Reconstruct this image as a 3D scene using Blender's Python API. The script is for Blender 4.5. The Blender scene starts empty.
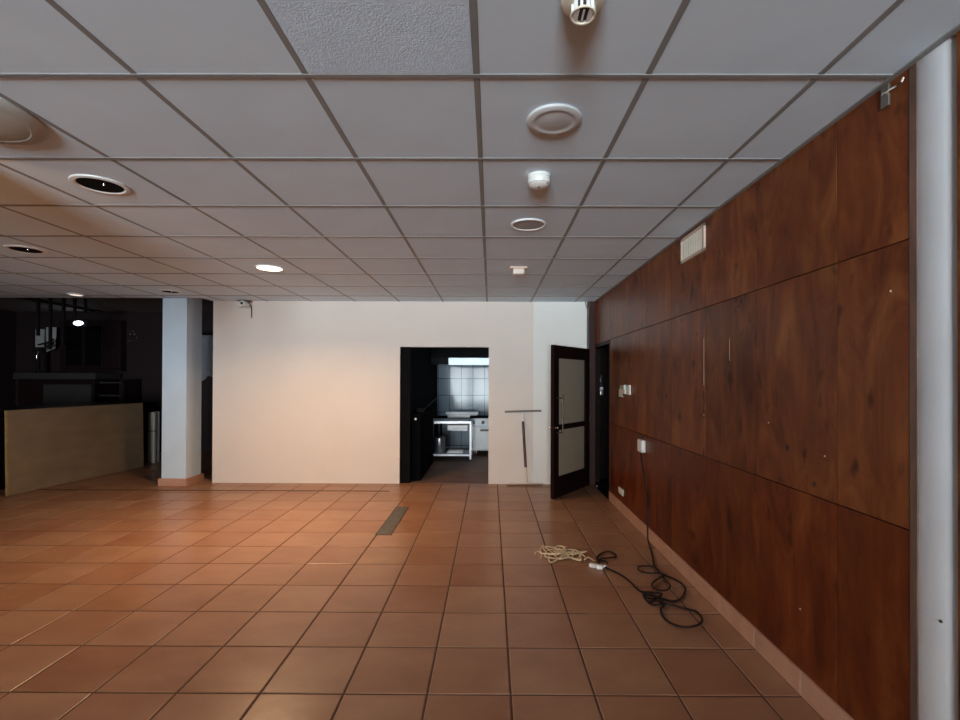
import bpy, bmesh, math, random
from mathutils import Vector, Matrix
random.seed(7)
C = bpy.context.scene.collection
PI = math.pi

# ------------------------------------------------------------------ materials
MATS = {}
def nodes_of(name):
    m = bpy.data.materials.new(name); m.use_nodes = True
    nt = m.node_tree
    return m, nt, nt.nodes['Principled BSDF']

def mat(name, col, rough=0.5, metal=0.0, var=0.06, scale=8.0, bump=0.0, bscale=60.0, spec=0.5,
        stretch=(1, 1, 1), emit=None, estr=0.0, coat=0.0, trans=0.0):
    """principled material whose base colour wanders a little with object-space noise"""
    if name in MATS: return MATS[name]
    m, nt, b = nodes_of(name)
    N, L = nt.nodes, nt.links
    tc = N.new('ShaderNodeTexCoord'); mp = N.new('ShaderNodeMapping')
    mp.inputs['Scale'].default_value = stretch
    L.new(tc.outputs['Object'], mp.inputs['Vector'])
    nz = N.new('ShaderNodeTexNoise'); nz.inputs['Scale'].default_value = scale; nz.inputs['Detail'].default_value = 5
    L.new(mp.outputs['Vector'], nz.inputs['Vector'])
    rp = N.new('ShaderNodeValToRGB')
    rp.color_ramp.elements[0].position = 0.3; rp.color_ramp.elements[1].position = 0.7
    rp.color_ramp.elements[0].color = tuple(max(0, c * (1 - var)) for c in col) + (1,)
    rp.color_ramp.elements[1].color = tuple(min(1, c * (1 + var)) for c in col) + (1,)
    L.new(nz.outputs['Fac'], rp.inputs['Fac']); L.new(rp.outputs['Color'], b.inputs['Base Color'])
    b.inputs['Roughness'].default_value = rough; b.inputs['Metallic'].default_value = metal
    b.inputs['Specular IOR Level'].default_value = spec
    b.inputs['Coat Weight'].default_value = coat
    b.inputs['Transmission Weight'].default_value = trans
    if bump:
        n2 = N.new('ShaderNodeTexNoise'); n2.inputs['Scale'].default_value = bscale; n2.inputs['Detail'].default_value = 4
        L.new(tc.outputs['Object'], n2.inputs['Vector'])
        bp = N.new('ShaderNodeBump'); bp.inputs['Strength'].default_value = bump; bp.inputs['Distance'].default_value = 0.01
        L.new(n2.outputs['Fac'], bp.inputs['Height']); L.new(bp.outputs['Normal'], b.inputs['Normal'])
    if emit:
        b.inputs['Emission Color'].default_value = emit + (1,); b.inputs['Emission Strength'].default_value = estr
    MATS[name] = m
    return m

TILE, TX0, TY0 = 0.3977, 0.1013, 2.273          # floor tile pitch and one grout crossing

def floor_tile_mat():
    m, nt, b = nodes_of('terracotta_tile'); N, L = nt.nodes, nt.links
    tc = N.new('ShaderNodeTexCoord')
    sub = N.new('ShaderNodeVectorMath'); sub.operation = 'SUBTRACT'; sub.inputs[1].default_value = (TX0, TY0, -5)
    div = N.new('ShaderNodeVectorMath'); div.operation = 'DIVIDE'; div.inputs[1].default_value = (TILE, TILE, 1000)
    fl = N.new('ShaderNodeVectorMath'); fl.operation = 'FLOOR'
    wn = N.new('ShaderNodeTexWhiteNoise'); wn.noise_dimensions = '3D'
    L.new(tc.outputs['Object'], sub.inputs[0]); L.new(sub.outputs[0], div.inputs[0]); L.new(div.outputs[0], fl.inputs[0]); L.new(fl.outputs[0], wn.inputs['Vector'])
    nz = N.new('ShaderNodeTexNoise'); nz.inputs['Scale'].default_value = 3.2; nz.inputs['Detail'].default_value = 7; nz.inputs['Roughness'].default_value = 0.6
    mp = N.new('ShaderNodeMapping'); mp.inputs['Scale'].default_value = (0.8, 1.3, 1)
    off = N.new('ShaderNodeVectorMath'); off.operation = 'MULTIPLY_ADD'; off.inputs[1].default_value = (9, 9, 9)
    L.new(wn.outputs['Color'], off.inputs[0]); L.new(tc.outputs['Object'], off.inputs[2])
    L.new(off.outputs[0], mp.inputs['Vector']); L.new(mp.outputs['Vector'], nz.inputs['Vector'])
    r1 = N.new('ShaderNodeValToRGB')
    r1.color_ramp.elements[0].position = 0.0; r1.color_ramp.elements[0].color = (0.28, 0.115, 0.056, 1)
    r1.color_ramp.elements[1].position = 1.0; r1.color_ramp.elements[1].color = (0.385, 0.212, 0.125, 1)
    e = r1.color_ramp.elements.new(0.45); e.color = (0.335, 0.165, 0.092, 1)
    L.new(wn.outputs['Value'], r1.inputs['Fac'])
    r2 = N.new('ShaderNodeValToRGB')
    r2.color_ramp.elements[0].position = 0.3; r2.color_ramp.elements[0].color = (0.23, 0.104, 0.055, 1)
    r2.color_ramp.elements[1].position = 0.72; r2.color_ramp.elements[1].color = (0.43, 0.25, 0.15, 1)
    L.new(nz.outputs['Fac'], r2.inputs['Fac'])
    mx = N.new('ShaderNodeMix'); mx.data_type = 'RGBA'; mx.inputs[0].default_value = 0.45
    L.new(r1.outputs['Color'], mx.inputs[6]); L.new(r2.outputs['Color'], mx.inputs[7])
    L.new(mx.outputs[2], b.inputs['Base Color'])
    rr = N.new('ShaderNodeMapRange'); rr.inputs[3].default_value = 0.27; rr.inputs[4].default_value = 0.36
    L.new(nz.outputs['Fac'], rr.inputs[0]); L.new(rr.outputs[0], b.inputs['Roughness'])
    b.inputs['Specular IOR Level'].default_value = 0.28
    n2 = N.new('ShaderNodeTexNoise'); n2.inputs['Scale'].default_value = 5; n2.inputs['Detail'].default_value = 3
    L.new(tc.outputs['Object'], n2.inputs['Vector'])
    bp = N.new('ShaderNodeBump'); bp.inputs['Strength'].default_value = 0.12; bp.inputs['Distance'].default_value = 0.02
    L.new(n2.outputs['Fac'], bp.inputs['Height']); L.new(bp.outputs['Normal'], b.inputs['Normal'])
    return m

def panel_wood_mat(name='varnished_plywood', stain=(1, 1, 1)):
    """varnished red-brown plywood, grain upright, with knots and dark blotches"""
    m, nt, b = nodes_of(name); N, L = nt.nodes, nt.links
    tc = N.new('ShaderNodeTexCoord'); oi = N.new('ShaderNodeObjectInfo')
    off = N.new('ShaderNodeCombineXYZ'); mul = N.new('ShaderNodeMath'); mul.operation = 'MULTIPLY'; mul.inputs[1].default_value = 37.0
    L.new(oi.outputs['Random'], mul.inputs[0]); L.new(mul.outputs[0], off.inputs['Y'])
    add = N.new('ShaderNodeVectorMath'); L.new(tc.outputs['Object'], add.inputs[0]); L.new(off.outputs[0], add.inputs[1])
    def noise(scale, st, det=5, rough=0.55, dist=0.0):
        mp = N.new('ShaderNodeMapping'); mp.inputs['Scale'].default_value = st
        nz = N.new('ShaderNodeTexNoise'); nz.inputs['Scale'].default_value = scale; nz.inputs['Detail'].default_value = det
        nz.inputs['Roughness'].default_value = rough; nz.inputs['Distortion'].default_value = dist
        L.new(add.outputs[0], mp.inputs['Vector']); L.new(mp.outputs['Vector'], nz.inputs['Vector'])
        return nz
    g1 = noise(2.6, (1, 1.7, 0.75), 7, 0.62, 1.1)
    g2 = noise(15.0, (1, 2.0, 0.16), 4)
    kn = noise(7.0, (1, 1.5, 0.9), 2, 0.4)
    r1 = N.new('ShaderNodeValToRGB')
    r1.color_ramp.elements[0].position = 0.28; r1.color_ramp.elements[0].color = (0.075, 0.016, 0.006, 1)
    r1.color_ramp.elements[1].position = 0.75; r1.color_ramp.elements[1].color = (0.265, 0.098, 0.028, 1)
    e = r1.color_ramp.elements.new(0.5); e.color = (0.162, 0.043, 0.013, 1)
    L.new(g1.outputs['Fac'], r1.inputs['Fac'])
    gr = N.new('ShaderNodeMapRange'); gr.inputs[1].default_value = 0.3; gr.inputs[2].default_value = 0.7
    gr.inputs[3].default_value = 0.86; gr.inputs[4].default_value = 1.12
    L.new(g2.outputs['Fac'], gr.inputs[0])
    m1 = N.new('ShaderNodeMix'); m1.data_type = 'RGBA'; m1.blend_type = 'MULTIPLY'; m1.inputs[0].default_value = 1
    L.new(r1.outputs['Color'], m1.inputs[6]); L.new(gr.outputs[0], m1.inputs[7])
    kr = N.new('ShaderNodeMapRange'); kr.inputs[1].default_value = 0.25; kr.inputs[2].default_value = 0.36
    kr.inputs[3].default_value = 0.35; kr.inputs[4].default_value = 1.0
    L.new(kn.outputs['Fac'], kr.inputs[0])
    m2 = N.new('ShaderNodeMix'); m2.data_type = 'RGBA'; m2.blend_type = 'MULTIPLY'; m2.inputs[0].default_value = 1
    L.new(m1.outputs[2], m2.inputs[6]); L.new(kr.outputs[0], m2.inputs[7])
    pv = N.new('ShaderNodeMapRange'); pv.inputs[3].default_value = 0.82; pv.inputs[4].default_value = 1.14
    L.new(oi.outputs['Random'], pv.inputs[0])
    m3 = N.new('ShaderNodeMix'); m3.data_type = 'RGBA'; m3.blend_type = 'MULTIPLY'; m3.inputs[0].default_value = 1
    L.new(m2.outputs[2], m3.inputs[6]); L.new(pv.outputs[0], m3.inputs[7])
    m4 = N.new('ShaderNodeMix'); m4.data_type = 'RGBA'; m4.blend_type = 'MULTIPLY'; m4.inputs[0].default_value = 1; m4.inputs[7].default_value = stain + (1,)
    L.new(m3.outputs[2], m4.inputs[6]); L.new(m4.outputs[2], b.inputs['Base Color'])
    rr = N.new('ShaderNodeMapRange'); rr.inputs[3].default_value = 0.26; rr.inputs[4].default_value = 0.42
    L.new(g1.outputs['Fac'], rr.inputs[0]); L.new(rr.outputs[0], b.inputs['Roughness'])
    b.inputs['Specular IOR Level'].default_value = 0.17
    bp = N.new('ShaderNodeBump'); bp.inputs['Strength'].default_value = 0.06; bp.inputs['Distance'].default_value = 0.02
    L.new(g1.outputs['Fac'], bp.inputs['Height']); L.new(bp.outputs['Normal'], b.inputs['Normal'])
    return m

def wall_tile_mat(name, cols, w, h, axis, x0, z0, spec=0.13, rough=0.09):
    """glazed rectangular wall tiles laid in a straight grid"""
    m, nt, b = nodes_of(name); N, L = nt.nodes, nt.links
    tc = N.new('ShaderNodeTexCoord'); sx = N.new('ShaderNodeSeparateXYZ'); L.new(tc.outputs['Object'], sx.inputs[0])
    cb = N.new('ShaderNodeCombineXYZ')
    def lin(sock, o, s, tgt):
        a = N.new('ShaderNodeMath'); a.operation = 'SUBTRACT'; a.inputs[1].default_value = o; L.new(sock, a.inputs[0])
        L.new(a.outputs[0], cb.inputs[tgt])
    lin(sx.outputs[axis], x0, w, 'X'); lin(sx.outputs['Z'], z0, h, 'Y')
    bk = N.new('ShaderNodeTexBrick'); bk.offset = 0.0; bk.squash = 1.0
    bk.inputs['Scale'].default_value = 1.0; bk.inputs['Brick Width'].default_value = w; bk.inputs['Row Height'].default_value = h
    bk.inputs['Mortar Size'].default_value = 0.006; bk.inputs['Mortar Smooth'].default_value = 0.1
    bk.inputs['Color1'].default_value = cols[0]; bk.inputs['Color2'].default_value = cols[1]; bk.inputs['Mortar'].default_value = cols[2]
    L.new(cb.outputs[0], bk.inputs['Vector']); L.new(bk.outputs['Color'], b.inputs['Base Color'])
    b.inputs['Roughness'].default_value = rough; b.inputs['Specular IOR Level'].default_value = spec
    iv = N.new('ShaderNodeMath'); iv.operation = 'SUBTRACT'; iv.inputs[0].default_value = 1.0; L.new(bk.outputs['Fac'], iv.inputs[1])
    nz = N.new('ShaderNodeTexNoise'); nz.inputs['Scale'].default_value = 5; L.new(tc.outputs['Object'], nz.inputs['Vector'])
    ad = N.new('ShaderNodeMath'); ad.operation = 'MULTIPLY_ADD'; ad.inputs[1].default_value = 0.5; L.new(nz.outputs['Fac'], ad.inputs[0]); L.new(iv.outputs[0], ad.inputs[2])
    bp = N.new('ShaderNodeBump'); bp.inputs['Strength'].default_value = 0.25; bp.inputs['Distance'].default_value = 0.01
    L.new(ad.outputs[0], bp.inputs['Height']); L.new(bp.outputs['Normal'], b.inputs['Normal'])
    return m

M = dict(
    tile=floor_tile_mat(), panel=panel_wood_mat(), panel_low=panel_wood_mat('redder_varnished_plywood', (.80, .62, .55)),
    grout=mat('dark_grout', (0.075, 0.035, 0.02), 0.9, var=0.3, scale=20),
    cream=mat('cream_wall_paint', (0.74, 0.665, 0.60), 0.75, var=0.025, scale=2.0, bump=0.05, bscale=120),
    white_wall=mat('white_wall_paint', (0.80, 0.79, 0.75), 0.75, var=0.025, scale=2.0, bump=0.05, bscale=120),
    column=mat('column_paint', (0.62, 0.75, 0.86), 0.7, var=0.03, scale=3.0, bump=0.04, bscale=100),
    ctile=mat('ceiling_tile_board', (0.66, 0.785, 0.885), 0.85, var=0.03, scale=3.0, bump=0.04, bscale=180),
    ctile_rough=mat('stippled_ceiling_tile', (0.64, 0.78, 0.91), 0.8, var=0.06, scale=45.0, bump=0.32, bscale=150),
    tbar=mat('ceiling_grid_paint', (0.25, 0.25, 0.245), 0.55, var=0.05, scale=6.0, spec=0.3),
    baseboard=mat('skirting_tile', (0.50, 0.27, 0.18), 0.45, var=0.12, scale=7.0),
    joint=mat('dark_joint_strip', (0.11, 0.048, 0.025), 0.7, var=0.3, scale=10),
    plaster=mat('white_jamb_plaster', (0.60, 0.62, 0.645), 0.6, var=0.05, scale=4.0),
    edge=mat('weathered_wood_edge', (0.13, 0.075, 0.055), 0.6, var=0.35, scale=14, stretch=(1, 1, .3)),
    white=mat('white_plastic', (0.74, 0.74, 0.71), 0.4, var=0.03),
    soft_white=mat('soft_white_plastic', (0.58, 0.59, 0.59), 0.5, var=0.03),
    ivory=mat('ivory_plastic', (0.66, 0.62, 0.50), 0.4, var=0.05),
    pinkish=mat('aged_beige_plastic', (0.70, 0.50, 0.40), 0.45, var=0.05),
    matte_black=mat('matte_black_paint', (0.004, 0.004, 0.0045), 0.9, var=0.1, spec=0.1),
    black=mat('black_plastic', (0.012, 0.012, 0.013), 0.4, var=0.2),
    cable=mat('black_rubber_cable', (0.013, 0.007, 0.006), 0.6, var=0.2, spec=0.2),
    door=mat('dark_mahogany', (0.011, 0.0035, 0.0034), 0.5, var=0.35, spec=0.12, scale=6, stretch=(1, 1, .15)),
    frame=mat('mahogany_frame', (0.040, 0.017, 0.014), 0.55, var=0.3, spec=0.15, scale=6, stretch=(1, 1, .15)),
    chrome=mat('brushed_steel', (0.62, 0.61, 0.60), 0.28, 1.0, var=0.05, scale=20),
    dull_handle=mat('dull_bronze_steel', (0.14, 0.12, 0.10), 0.45, 0.7, var=0.08),
    chrome_b=mat('polished_chrome', (0.85, 0.85, 0.85), 0.1, 1.0, var=0.02),
    steel=mat('stainless_sheet', (0.62, 0.65, 0.68), 0.3, 1.0, var=0.06, scale=9),
    enamel=mat('white_enamel', (0.80, 0.83, 0.84), 0.3, var=0.03),
    lead=mat('drain_metal', (0.17, 0.15, 0.115), 0.5, 0.4, var=0.25, scale=25),
    pit=mat('drain_pit', (0.02, 0.016, 0.012), 0.9, var=0.2),
    rope=mat('straw_twine', (0.70, 0.57, 0.36), 0.8, var=0.25, scale=30, bump=0.4, bscale=200),
    ply=mat('raw_plywood', (0.24, 0.165, 0.095), 0.7, var=0.14, scale=3.0, stretch=(1, .25, 2.2)),
    ply_edge=mat('plywood_edge', (0.32, 0.21, 0.09), 0.7, var=0.2, scale=12),
    foam=mat('white_foam_sheet', (0.42, 0.41, 0.36), 0.8, var=0.05),
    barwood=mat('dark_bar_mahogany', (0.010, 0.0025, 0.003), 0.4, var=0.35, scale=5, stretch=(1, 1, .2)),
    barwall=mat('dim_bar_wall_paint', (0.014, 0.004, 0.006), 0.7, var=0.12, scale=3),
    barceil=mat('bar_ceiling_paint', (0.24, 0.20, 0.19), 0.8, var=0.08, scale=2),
    bartop=mat('grey_laminate', (0.045, 0.04, 0.04), 0.4, var=0.1),
    cloth=mat('pale_blue_cloth', (0.55, 0.60, 0.68), 0.85, var=0.1, scale=8),
    mirror=mat('dark_mirror', (0.06, 0.05, 0.055), 0.12, 1.0, var=0.05),
    black_metal=mat('black_painted_metal', (0.015, 0.014, 0.015), 0.35, 0.3, var=0.2),
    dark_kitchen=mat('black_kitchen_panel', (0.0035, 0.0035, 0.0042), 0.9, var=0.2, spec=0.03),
    kitchen_paint=mat('kitchen_grey_paint', (0.10, 0.10, 0.11), 0.6, var=0.05),
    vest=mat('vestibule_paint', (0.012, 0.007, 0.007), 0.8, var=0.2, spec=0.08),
    dusk=mat('outer_wall_paint', (0.62, 0.58, 0.54), 0.8, var=0.04),
    lampglow=mat('lit_downlight_diffuser', (0.9, 0.85, 0.75), 0.5, emit=(1.0, 0.74, 0.50), estr=14.0),
    glareglow=mat('glowing_bar_reflection', (0.9, 0.9, 0.9), 0.5, emit=(0.80, 0.88, 1.0), estr=7.0),
    lampglow3=mat('lit_small_downlight', (0.9, 0.85, 0.8), 0.5, emit=(1.0, 0.85, 0.75), estr=1.2),
    tube=mat('added_fluorescent_tube', (0.9, 0.9, 0.9), 0.5, emit=(0.72, 0.87, 1.0), estr=40.0),
    opal=mat('opal_lamp_cover', (0.46, 0.47, 0.42), 0.4, var=0.03),
    scratch=mat('bare_wood_scratch', (0.55, 0.38, 0.27), 0.8),
    redband=mat('maroon_tube_paint', (0.055, 0.014, 0.012), 0.45, var=0.2),
    glass_w=mat('window_glass', (0.95, 0.97, 1.0), 0.02, trans=1.0),
)
def frosted_glass():
    m, nt, b = nodes_of('frosted_door_glass'); N, L = nt.nodes, nt.links
    tc = N.new('ShaderNodeTexCoord'); nz = N.new('ShaderNodeTexNoise'); nz.inputs['Scale'].default_value = 4
    L.new(tc.outputs['Object'], nz.inputs['Vector'])
    rp = N.new('ShaderNodeValToRGB'); rp.color_ramp.elements[0].color = (0.60, 0.54, 0.42, 1); rp.color_ramp.elements[1].color = (0.70, 0.64, 0.51, 1)
    L.new(nz.outputs['Fac'], rp.inputs['Fac']); L.new(rp.outputs['Color'], b.inputs['Base Color'])
    b.inputs['Roughness'].default_value = 0.45; b.inputs['Transmission Weight'].default_value = 0.65; b.inputs['IOR'].default_value = 1.1
    return m
M['frost'] = frosted_glass()
M['ktile'] = wall_tile_mat('grey_glazed_wall_tile', ((0.25, 0.32, 0.385, 1), (0.30, 0.36, 0.42, 1), (0.03, 0.035, 0.04, 1)), 0.253, 0.365, 'X', -1.145, 0.79)
M['ktile_side'] = wall_tile_mat('shaded_side_wall_tile', ((0.008, 0.0085, 0.010, 1), (0.010, 0.0105, 0.012, 1), (0.004, 0.004, 0.0045, 1)), 0.253, 0.365, 'Y', 0, 0.79, 0.02, 0.75)  # tile colours darkened in place of the side wall's shade

# ------------------------------------------------------------------ mesh helpers
def new_bm(): return bmesh.new()
def add_box(bm, lo, hi, bev=0.0, seg=2):
    r = bmesh.ops.create_cube(bm, size=1.0); v = r['verts']
    lo, hi = Vector(lo), Vector(hi)
    for p in v:
        p.co = Vector((lo[i] + (p.co[i] + 0.5) * (hi[i] - lo[i]) for i in range(3)))
    if bev > 0:
        es = list({e for p in v for e in p.link_edges})
        bmesh.ops.bevel(bm, geom=es, offset=bev, segments=seg, affect='EDGES', profile=0.6)
    return bm
def add_lathe(bm, prof, seg=32, at=(0, 0, 0), axis='Z'):
    """prof: list of (r, h) turned about an axis; closed by fans where r is 0"""
    rings = []
    for r, h in prof:
        ring = []
        for k in range(seg if r > 1e-6 else 1):
            a = 2 * PI * k / seg
            p = Vector((r * math.cos(a), r * math.sin(a), h))
            if axis == 'X': p = Vector((p.z, p.x, p.y))
            elif axis == 'Y': p = Vector((p.x, p.z, p.y))
            ring.append(bm.verts.new(p + Vector(at)))
        rings.append(ring)
    for a, b in zip(rings, rings[1:]):
        n = max(len(a), len(b))
        for k in range(n):
            q = []
            for p in (a[k % len(a)], a[(k + 1) % len(a)], b[(k + 1) % len(b)], b[k % len(b)]):
                if p not in q: q.append(p)
            if len(q) > 2:
                try: bm.faces.new(q)
                except ValueError: pass
    return bm
def add_tube(bm, pts, r, seg=8, caps=True):
    """a round tube swept along points"""
    pts = [Vector(p) for p in pts]; rings = []; up = Vector((0, 0, 1))
    prev = None
    for i, p in enumerate(pts):
        d = (pts[min(i + 1, len(pts) - 1)] - pts[max(i - 1, 0)])
        if d.length < 1e-9: d = Vector((1, 0, 0))
        d.normalize()
        if prev is None:
            n = d.cross(up) if abs(d.z) < 0.95 else d.cross(Vector((1, 0, 0)))
        else:
            n = prev - d * prev.dot(d)
            if n.length < 1e-6: n = d.cross(up)
        n.normalize(); prev = n; b = d.cross(n)
        rr = r[i] if isinstance(r, (list, tuple)) else r
        rings.append([bm.verts.new(p + (n * math.cos(2 * PI * k / seg) + b * math.sin(2 * PI * k / seg)) * rr) for k in range(seg)])
    for a, c in zip(rings, rings[1:]):
        for k in range(seg):
            bm.faces.new((a[k], a[(k + 1) % seg], c[(k + 1) % seg], c[k]))
    if caps:
        bm.faces.new(list(reversed(rings[0]))); bm.faces.new(rings[-1])
    return bm
def spline(pts, n=8):
    """Catmull-Rom through the points"""
    P = [Vector(p) for p in pts]; P = [P[0] * 2 - P[1]] + P + [P[-1] * 2 - P[-2]]; out = []
    for i in range(1, len(P) - 2):
        a, b, c, d = P[i - 1:i + 3]
        for k in range(n):
            t = k / n
            out.append(0.5 * ((2 * b) + (c - a) * t + (2 * a - 5 * b + 4 * c - d) * t * t + (3 * b - a - 3 * c + d) * t ** 3))
    out.append(P[-2]); return out
def obj(name, bm, m, parent=None, loc=None, smooth=False, rot=None):
    bmesh.ops.recalc_face_normals(bm, faces=bm.faces)
    me = bpy.data.meshes.new(name); bm.to_mesh(me); bm.free()
    for mm in (m if isinstance(m, (list, tuple)) else [m]): me.materials.append(mm)
    if smooth:
        for p in me.polygons: p.use_smooth = True
        try: me.set_sharp_from_angle(angle=math.radians(38))
        except Exception: pass
    o = bpy.data.objects.new(name, me); C.objects.link(o)
    if loc: o.location = loc
    if rot: o.rotation_euler = rot
    if parent: o.parent = parent
    return o
def tag(o, label, cat, group=None, kind=None):
    o['label'] = label; o['category'] = cat
    if group: o['group'] = group
    if kind: o['kind'] = kind
    return o
def thing(name, label, cat, loc=(0, 0, 0), rotz=0, group=None, kind=None):
    o = bpy.data.objects.new(name, None); C.objects.link(o)
    o.location = loc; o.rotation_euler = (0, 0, rotz); o.empty_display_size = 0.1
    return tag(o, label, cat, group, kind)
def box(lo, hi, bev=0.0, seg=2): return add_box(new_bm(), lo, hi, bev, seg)
def tube(pts, r, seg=8): return add_tube(new_bm(), pts, r, seg)
def lathe(prof, seg=32, at=(0, 0, 0), axis='Z'): return add_lathe(new_bm(), prof, seg, at, axis)
def struct(name, bm, m, label, cat, parent=None, **k):
    o = obj(name, bm, m, parent, **k)
    return tag(o, label, cat, kind='structure')

# ------------------------------------------------------------------ room measures (metres)
CAMZ = 1.4944
CH = 2.618            # ceiling board underside
XR = 1.490            # panelled wall face
YB = 6.85             # cream back wall face
XL = -9.7; YF = -8.0  # far side walls of the room, behind and beside the camera
OPX0, OPX1, OPZ = -1.305, -0.028, 1.965     # kitchen opening
DY0, DY1, DZ = 5.985, 6.86, 1.955           # doorway in the panelled wall
BARY = 9.7

# ---- floor: every tile a bevelled slab in one mesh over a grout bed
def build_floor():
    bm = new_bm(); g = 0.0042; bv = 0.0045; dz = 0.004
    nx0, nx1 = math.floor((XL - TX0) / TILE), math.ceil((1.47 - TX0) / TILE)
    ny0, ny1 = math.floor((YF - TY0) / TILE), math.ceil((10.6 - TY0) / TILE)
    rnd = random.Random(3)
    for i in range(nx0, nx1):
        for j in range(ny0, ny1):
            x0, x1 = TX0 + i * TILE + g, TX0 + (i + 1) * TILE - g
            y0, y1 = TY0 + j * TILE + g, TY0 + (j + 1) * TILE - g
            x1 = min(x1, 1.476); x0 = max(x0, XL)
            if x1 - x0 < 0.03: continue
            ga, gb = rnd.uniform(-.0006, .0006), rnd.uniform(-.0006, .0006); t = [-ga - gb, ga - gb, ga + gb, gb - ga]
            cs = [(x0, y0), (x1, y0), (x1, y1), (x0, y1)]
            si = [(1, 1), (-1, 1), (-1, -1), (1, -1)]
            bot = [bm.verts.new((x, y, -dz)) for x, y in cs]
            mid = [bm.verts.new((x + sx * bv * .3, y + sy * bv * .3, -bv * .35)) for (x, y), (sx, sy) in zip(cs, si)]
            top = [bm.verts.new((x + sx * bv, y + sy * bv, tt)) for (x, y), (sx, sy), tt in zip(cs, si, t)]
            for a, b in ((bot, mid), (mid, top)):
                for k in range(4): bm.faces.new((a[k], a[(k + 1) % 4], b[(k + 1) % 4], b[k]))
            bm.faces.new(top)
    o = struct('floor', bm, M['tile'], 'square terracotta tile floor with dark grout lines across the whole room', 'floor')
    for p in o.data.polygons: p.use_smooth = False
    obj('grout_bed', box((XL, YF, -0.06), (3.0, 10.7, -0.0032)), M['grout'], o)
    return o
floor = build_floor()
struct('trim_1', box((-6.6, 6.36, -0.02), (-1.35, 6.405, 0.0022)), M['joint'], 'dark joint strip crossing the tiled floor in front of the cream wall', 'floor joint')

# ---- suspended ceiling
GW, GD, GX0, GY0 = 0.6300, 0.6620, -0.0557, 1.754
ceil_root = struct('ceiling', box((XL, YF, CH), (1.56, 6.62, CH + 0.03)), M['ctile'], 'white suspended tile ceiling in a grey metal grid', 'ceiling')
obj('rear_board', box((-4.02, 6.62, CH), (1.56, 7.0, CH + 0.03)), M['ctile'], ceil_root)
def build_grid():
    bm = new_bm(); hw = 0.012; d = 0.0025
    for i in range(-14, 4):
        x = GX0 + i * GW
        if x > 1.48: continue
        y1 = 6.845 if x > -4.0 else 6.62
        add_box(bm, (x - hw, YF, CH - d), (x + hw, y1, CH + 0.001), 0.0015, 1)
    for j in range(-15, 8):
        y = GY0 + j * GD
        add_box(bm, (XL, y - hw, CH - d - 0.0015), (1.488, y + hw, CH + 0.001), 0.0015, 1)
    add_box(bm, (1.466, YF, CH - 0.006), (1.489, 6.845, CH + 0.001))
    return bm
obj('grid_bars', build_grid(), M['tbar'], ceil_root)
rt = obj('stippled_tile', box((GX0 - GW + .013, GY0 - GD + .013, CH - 0.003), (GX0 - .013, GY0 - .013, CH + 0.004)), M['ctile_rough'], ceil_root)
rt['label'] = 'rough bluish stippled tile'
struct('ceiling_bar', add_box(add_box(box((XL, 6.62, CH + 0.24), (-3.85, BARY + .1, CH + 0.28)), (XL, 6.60, CH + .03), (-3.85, 6.62, CH + .28)), (-3.90, 6.60, CH + .03), (-3.85, 7.05, CH + .28)), M['barceil'], 'dim grey ceiling over the dark bar corner', 'ceiling')

# ---- cream back wall with the kitchen opening
bm = new_bm()
T = 0.13
add_box(bm, (-4.0, YB, -0.01), (OPX0, YB + T, CH + .02)); add_box(bm, (OPX1, YB, -0.01), (0.612, YB + T, CH + .02))
add_box(bm, (OPX0, YB, OPZ), (OPX1, YB + T, CH + .02))
struct('wall_back', bm, M['cream'], 'cream painted back wall with an open doorway into the kitchen', 'wall')
struct('trim_2', box((0.612, YB - 0.004, -0.01), (1.49, YB + T, CH + .02)), M['white_wall'], 'whiter painted strip of wall behind the open glazed door', 'wall')
struct('trim_3', box((1.376, YB - 0.05, 0.02), (1.407, YB - 0.006, CH - 0.004), .003), M['black'], 'black upright cover strip in the corner above the doorway', 'trim')

# ---- panelled right-hand wall
struct('wall_right', (lambda b: (add_box(b, (XR + .012, 1.69, -.02), (XR + .10, DY0, CH + .03)), add_box(b, (XR + .012, DY0, DZ), (XR + .10, 7.0, CH + .03)),
        add_box(b, (XR + .012, YF, -.02), (XR + .10, 1.531, CH + .03)))[0])(new_bm()), M['frame'],
       'wall covered in varnished red-brown plywood panels', 'wall')
wr = bpy.data.objects['wall_right']
PW = 0.626; seams = [1.697, 2.055] + [2.055 + PW * k for k in range(1, 7)] + [DY0 - .03]
def panel(y0, y1, z0, z1, m=None):
    g = 0.0013
    o = obj('panel', box((XR - .001, y0 + g, z0 + g), (XR + .0125, y1 - g, z1 - g), .0015, 1), m or M['panel'], wr)
    return o
for a, b in zip(seams, seams[1:]):
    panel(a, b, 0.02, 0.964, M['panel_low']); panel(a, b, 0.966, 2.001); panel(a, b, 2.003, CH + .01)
panel(DY0 - .03, 7.0, 2.003, CH + .01)
for a, b in ((YF, -6.7), (-6.7, -5.4), (-5.4, -4.3), (-4.3, -3.1), (-3.1, -1.9), (-1.9, -.7), (-.7, .5), (.5, 1.529)):
    panel(a, b, 0.02, CH + .01)
sc = new_bm()
add_box(sc, (XR - .0018, 3.332, 1.46), (XR, 3.340, 1.79)); add_box(sc, (XR - .0018, 2.975, 1.62), (XR, 2.980, 1.76))
obj('pale_scratch', sc, M['scratch'], wr)
nl = new_bm()
for (y, z, r) in ((3.335, 1.254, .006), (2.13, 1.16, .005), (2.30, .40, .006), (1.78, 1.83, .005), (2.56, 1.27, .005)):
    add_lathe(nl, [(0, 0), (r, 0), (r * .6, -.003), (0, -.003)], 8, (XR - .001, y, z), 'X')
obj('nail_head', nl, M['scratch'], wr)
kh = new_bm()
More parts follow.
